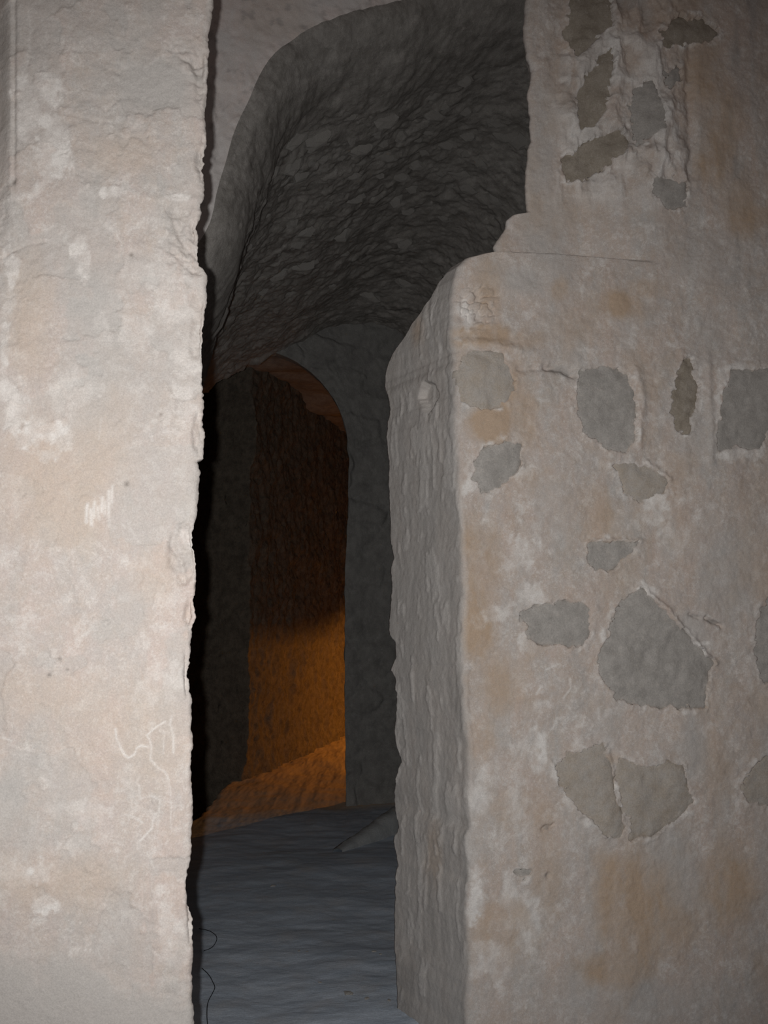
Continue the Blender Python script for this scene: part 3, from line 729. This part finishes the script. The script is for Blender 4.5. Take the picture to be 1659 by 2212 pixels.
# ------------------------------------------------------------------ things
def box(bm, c, d, rot=None):
    r = bmesh.ops.create_cube(bm, size=1.0)
    M = Matrix.Translation(c) @ (rot or Matrix.Identity(4)) @ Matrix.Diagonal((*d, 1))
    bmesh.ops.transform(bm, matrix=M, verts=r['verts']); return r['verts']
def bm_obj(name, bm, mat, parent=None, bevel=0):
    if bevel: bmesh.ops.bevel(bm, geom=bm.edges[:], offset=bevel, segments=2, affect='EDGES', profile=.6)
    me = bpy.data.meshes.new(name); bm.to_mesh(me); bm.free()
    return link(name, me, mat, parent)
# floodlight standing on the far room's floor, round the corner of the doorway
LP = Vector((2.40, 12.00, floor_z(2.40, 12.00)))
AIM = LP + Vector((math.cos(math.radians(245)), math.sin(math.radians(245)), .7))
root = bpy.data.objects.new('floodlight', None); COL.objects.link(root); root.location = LP
d = AIM - (LP + Vector((0, 0, .95))); yaw = math.atan2(d.y, d.x); root.rotation_euler = (0, 0, yaw)
tag(root, 'small black floodlight on a stand around the corner of the far doorway', 'lamp')
METAL = plain('black_metal', (0.03, 0.03, 0.03), .5, .6)
bm = bmesh.new(); box(bm, (-.06, 0, .95), (.11, .20, .15)); bm_obj('housing', bm, METAL, root, .012)
bm = bmesh.new(); box(bm, (0, 0, .01), (.22, .22, .02)); bm_obj('base', bm, METAL, root, .006)
bm = bmesh.new(); box(bm, (-.06, 0, .45), (.025, .025, .88)); bm_obj('pole', bm, METAL, root, .004)
g = NT('lamp_glass'); g.b.inputs['Emission Color'].default_value = (1, .42, .08, 1); g.b.inputs['Emission Strength'].default_value = 6
bm = bmesh.new(); box(bm, (-.002, 0, .95), (.008, .17, .12)); bm_obj('lens', bm, g.done((.9, .6, .3)), root, .002)
ll = bpy.data.lights.new('floodlight_beam', 'POINT'); ll.energy = 235; ll.color = (1.0, 0.36, 0.045)
ll.shadow_soft_size = .014
lo = bpy.data.objects.new('floodlight_beam', ll); COL.objects.link(lo)
lo.location = LP + Vector((0, 0, .95)) + Vector((math.cos(yaw), math.sin(yaw), 0)) * .03
for nm, zc_, rad, off in (('hood', .976, .20, .19), ('lower_shield', .872, .10, .07)):     # disc shields keep the light in a flat fan
    bm = bmesh.new()
    vs = [bm.verts.new((off + rad * math.cos(a), rad * math.sin(a), zc_)) for a in np.linspace(0, 2 * math.pi, 49)[:-1]]
    fc = bm.faces.new(vs); e = bmesh.ops.extrude_face_region(bm, geom=[fc])
    bmesh.ops.translate(bm, vec=(0, 0, .006), verts=[v for v in e['geom'] if isinstance(v, bmesh.types.BMVert)])
    bm_obj(nm, bm, METAL, root)
# sloping pale stone kerb on the passage floor by the jamb
k0 = on_floor(np.array(738.), np.array(1840.)); k1 = on_floor(np.array(852.), np.array(1803.)); k2 = k1 + (k1 - k0) * 1.2
n_ = 60; t = np.linspace(0, 1, n_); Lk = k0 + (k2 - k0) * t[:, None]
dirk = (k2 - k0) / np.linalg.norm(k2 - k0); per = np.array((-dirk[1], dirk[0], 0)) 
hk = 0.01 + 0.24 * t
cs_ = []
for off, hh in ((0.0, -.04), (0.0, .25), (.012, .75), (.05, .97), (.11, 1.0), (.15, .75), (.16, -.04)):
    Pk = Lk + per * off * (.5 + t[:, None]); Pk[:, 2] = np.where(hh < 0, hh, hk * hh); cs_.append(Pk)
P = np.stack(cs_, 1); Pn = np.stack([fbm(P, 9, 3, 551), fbm(P, 9, 3, 552), fbm(P, 9, 3, 553)], -1) * .014
P = P + Pn * (P[..., 2:3] > 0)
PALE = rock('pale_kerb_stone', (0.36, 0.38, 0.39), (0.45, 0.46, 0.46), (0.52, 0.52, 0.52))
o = link('stone_kerb', grid_mesh('stone_kerb', P), PALE); tag(o, 'low pale stone kerb rising along the passage floor behind the jamb', 'kerb')
# pebbles on the floor
PEB = rock('pale_pebble', (0.55, 0.52, 0.49), (0.62, 0.60, 0.56), (0.75, 0.72, 0.68))
PL_ = []
for s in (31, 32, 33):
    me = lump(s, 8); me.materials.clear(); me.materials.append(PEB); PL_.append(me)
for k, (x, y, sc, lb) in enumerate([(808,2060,.011,'pale pebble on the floor close to the foot of the grey reveal'),(822,2066,.008,'tiny pale pebble next to a larger one by the grey reveal'),
        (752,2149,.016,'flat pale stone chip lying on the grey floor'),(792,2160,.010,'small flat chip lying on the floor near a bigger flat chip'),
        (840,2164,.008,'tiny pale chip on the floor just off the jamb foot'),(590,1915,.014,'lone pale pebble far down the passage floor'),
        (646,2053,.008,'tiny white pebble in the middle of the passage floor'),(692,2122,.007,'tiny pale pebble on bare floor above the flat stone chip'),(664,2055,.006,'tiny speck of white stone beside another on the floor')]):
    p = on_floor(np.array(float(x)), np.array(float(y)))
    o = bpy.data.objects.new('pebble', PL_[k % 3]); COL.objects.link(o)
    o.location = (p[0], p[1], floor_z(p[0], p[1]) + sc * .18); o.scale = (sc * 1.3, sc * .9, sc * .6); o.rotation_euler = (0, 0, k * 1.3)
    tag(o, lb, 'pebble', 'pebbles on the passage floor')
# thin dark wire curling on the floor by the pier
WIRE = plain('dark_wire', (0.02, 0.02, 0.022), .6)
def wire(pts, label):
    cu = bpy.data.curves.new('wire', 'CURVE'); cu.dimensions = '3D'; cu.bevel_depth = .0016; cu.bevel_resolution = 2
    sp = cu.splines.new('BEZIER'); sp.bezier_points.add(len(pts) - 1)
    for b, (x, y) in zip(sp.bezier_points, pts):
        p = on_floor(np.array(float(x)), np.array(float(y)))
        b.co = (p[0], p[1], floor_z(p[0], p[1]) + .003); b.handle_left_type = b.handle_right_type = 'AUTO'
    o = bpy.data.objects.new('tmp', cu); COL.objects.link(o)
    dg = bpy.context.evaluated_depsgraph_get(); me = bpy.data.meshes.new_from_object(o.evaluated_get(dg))
    bpy.data.objects.remove(o); me.name = 'wire'; me.materials.clear()
    w_ = link('wire', me, WIRE); tag(w_, label, 'wire', 'wires on the floor')
wire([(430,2006),(448,2010),(462,2017),(468,2025),(465,2036),(455,2046),(440,2052)], 'thin dark wire loop sticking out on the floor, further down the passage')
wire([(436,2090),(450,2102),(460,2118),(464,2130),(460,2140),(450,2160),(447,2185),(450,2225)], 'thin dark wire trailing in an S curve on the floor near the opening')
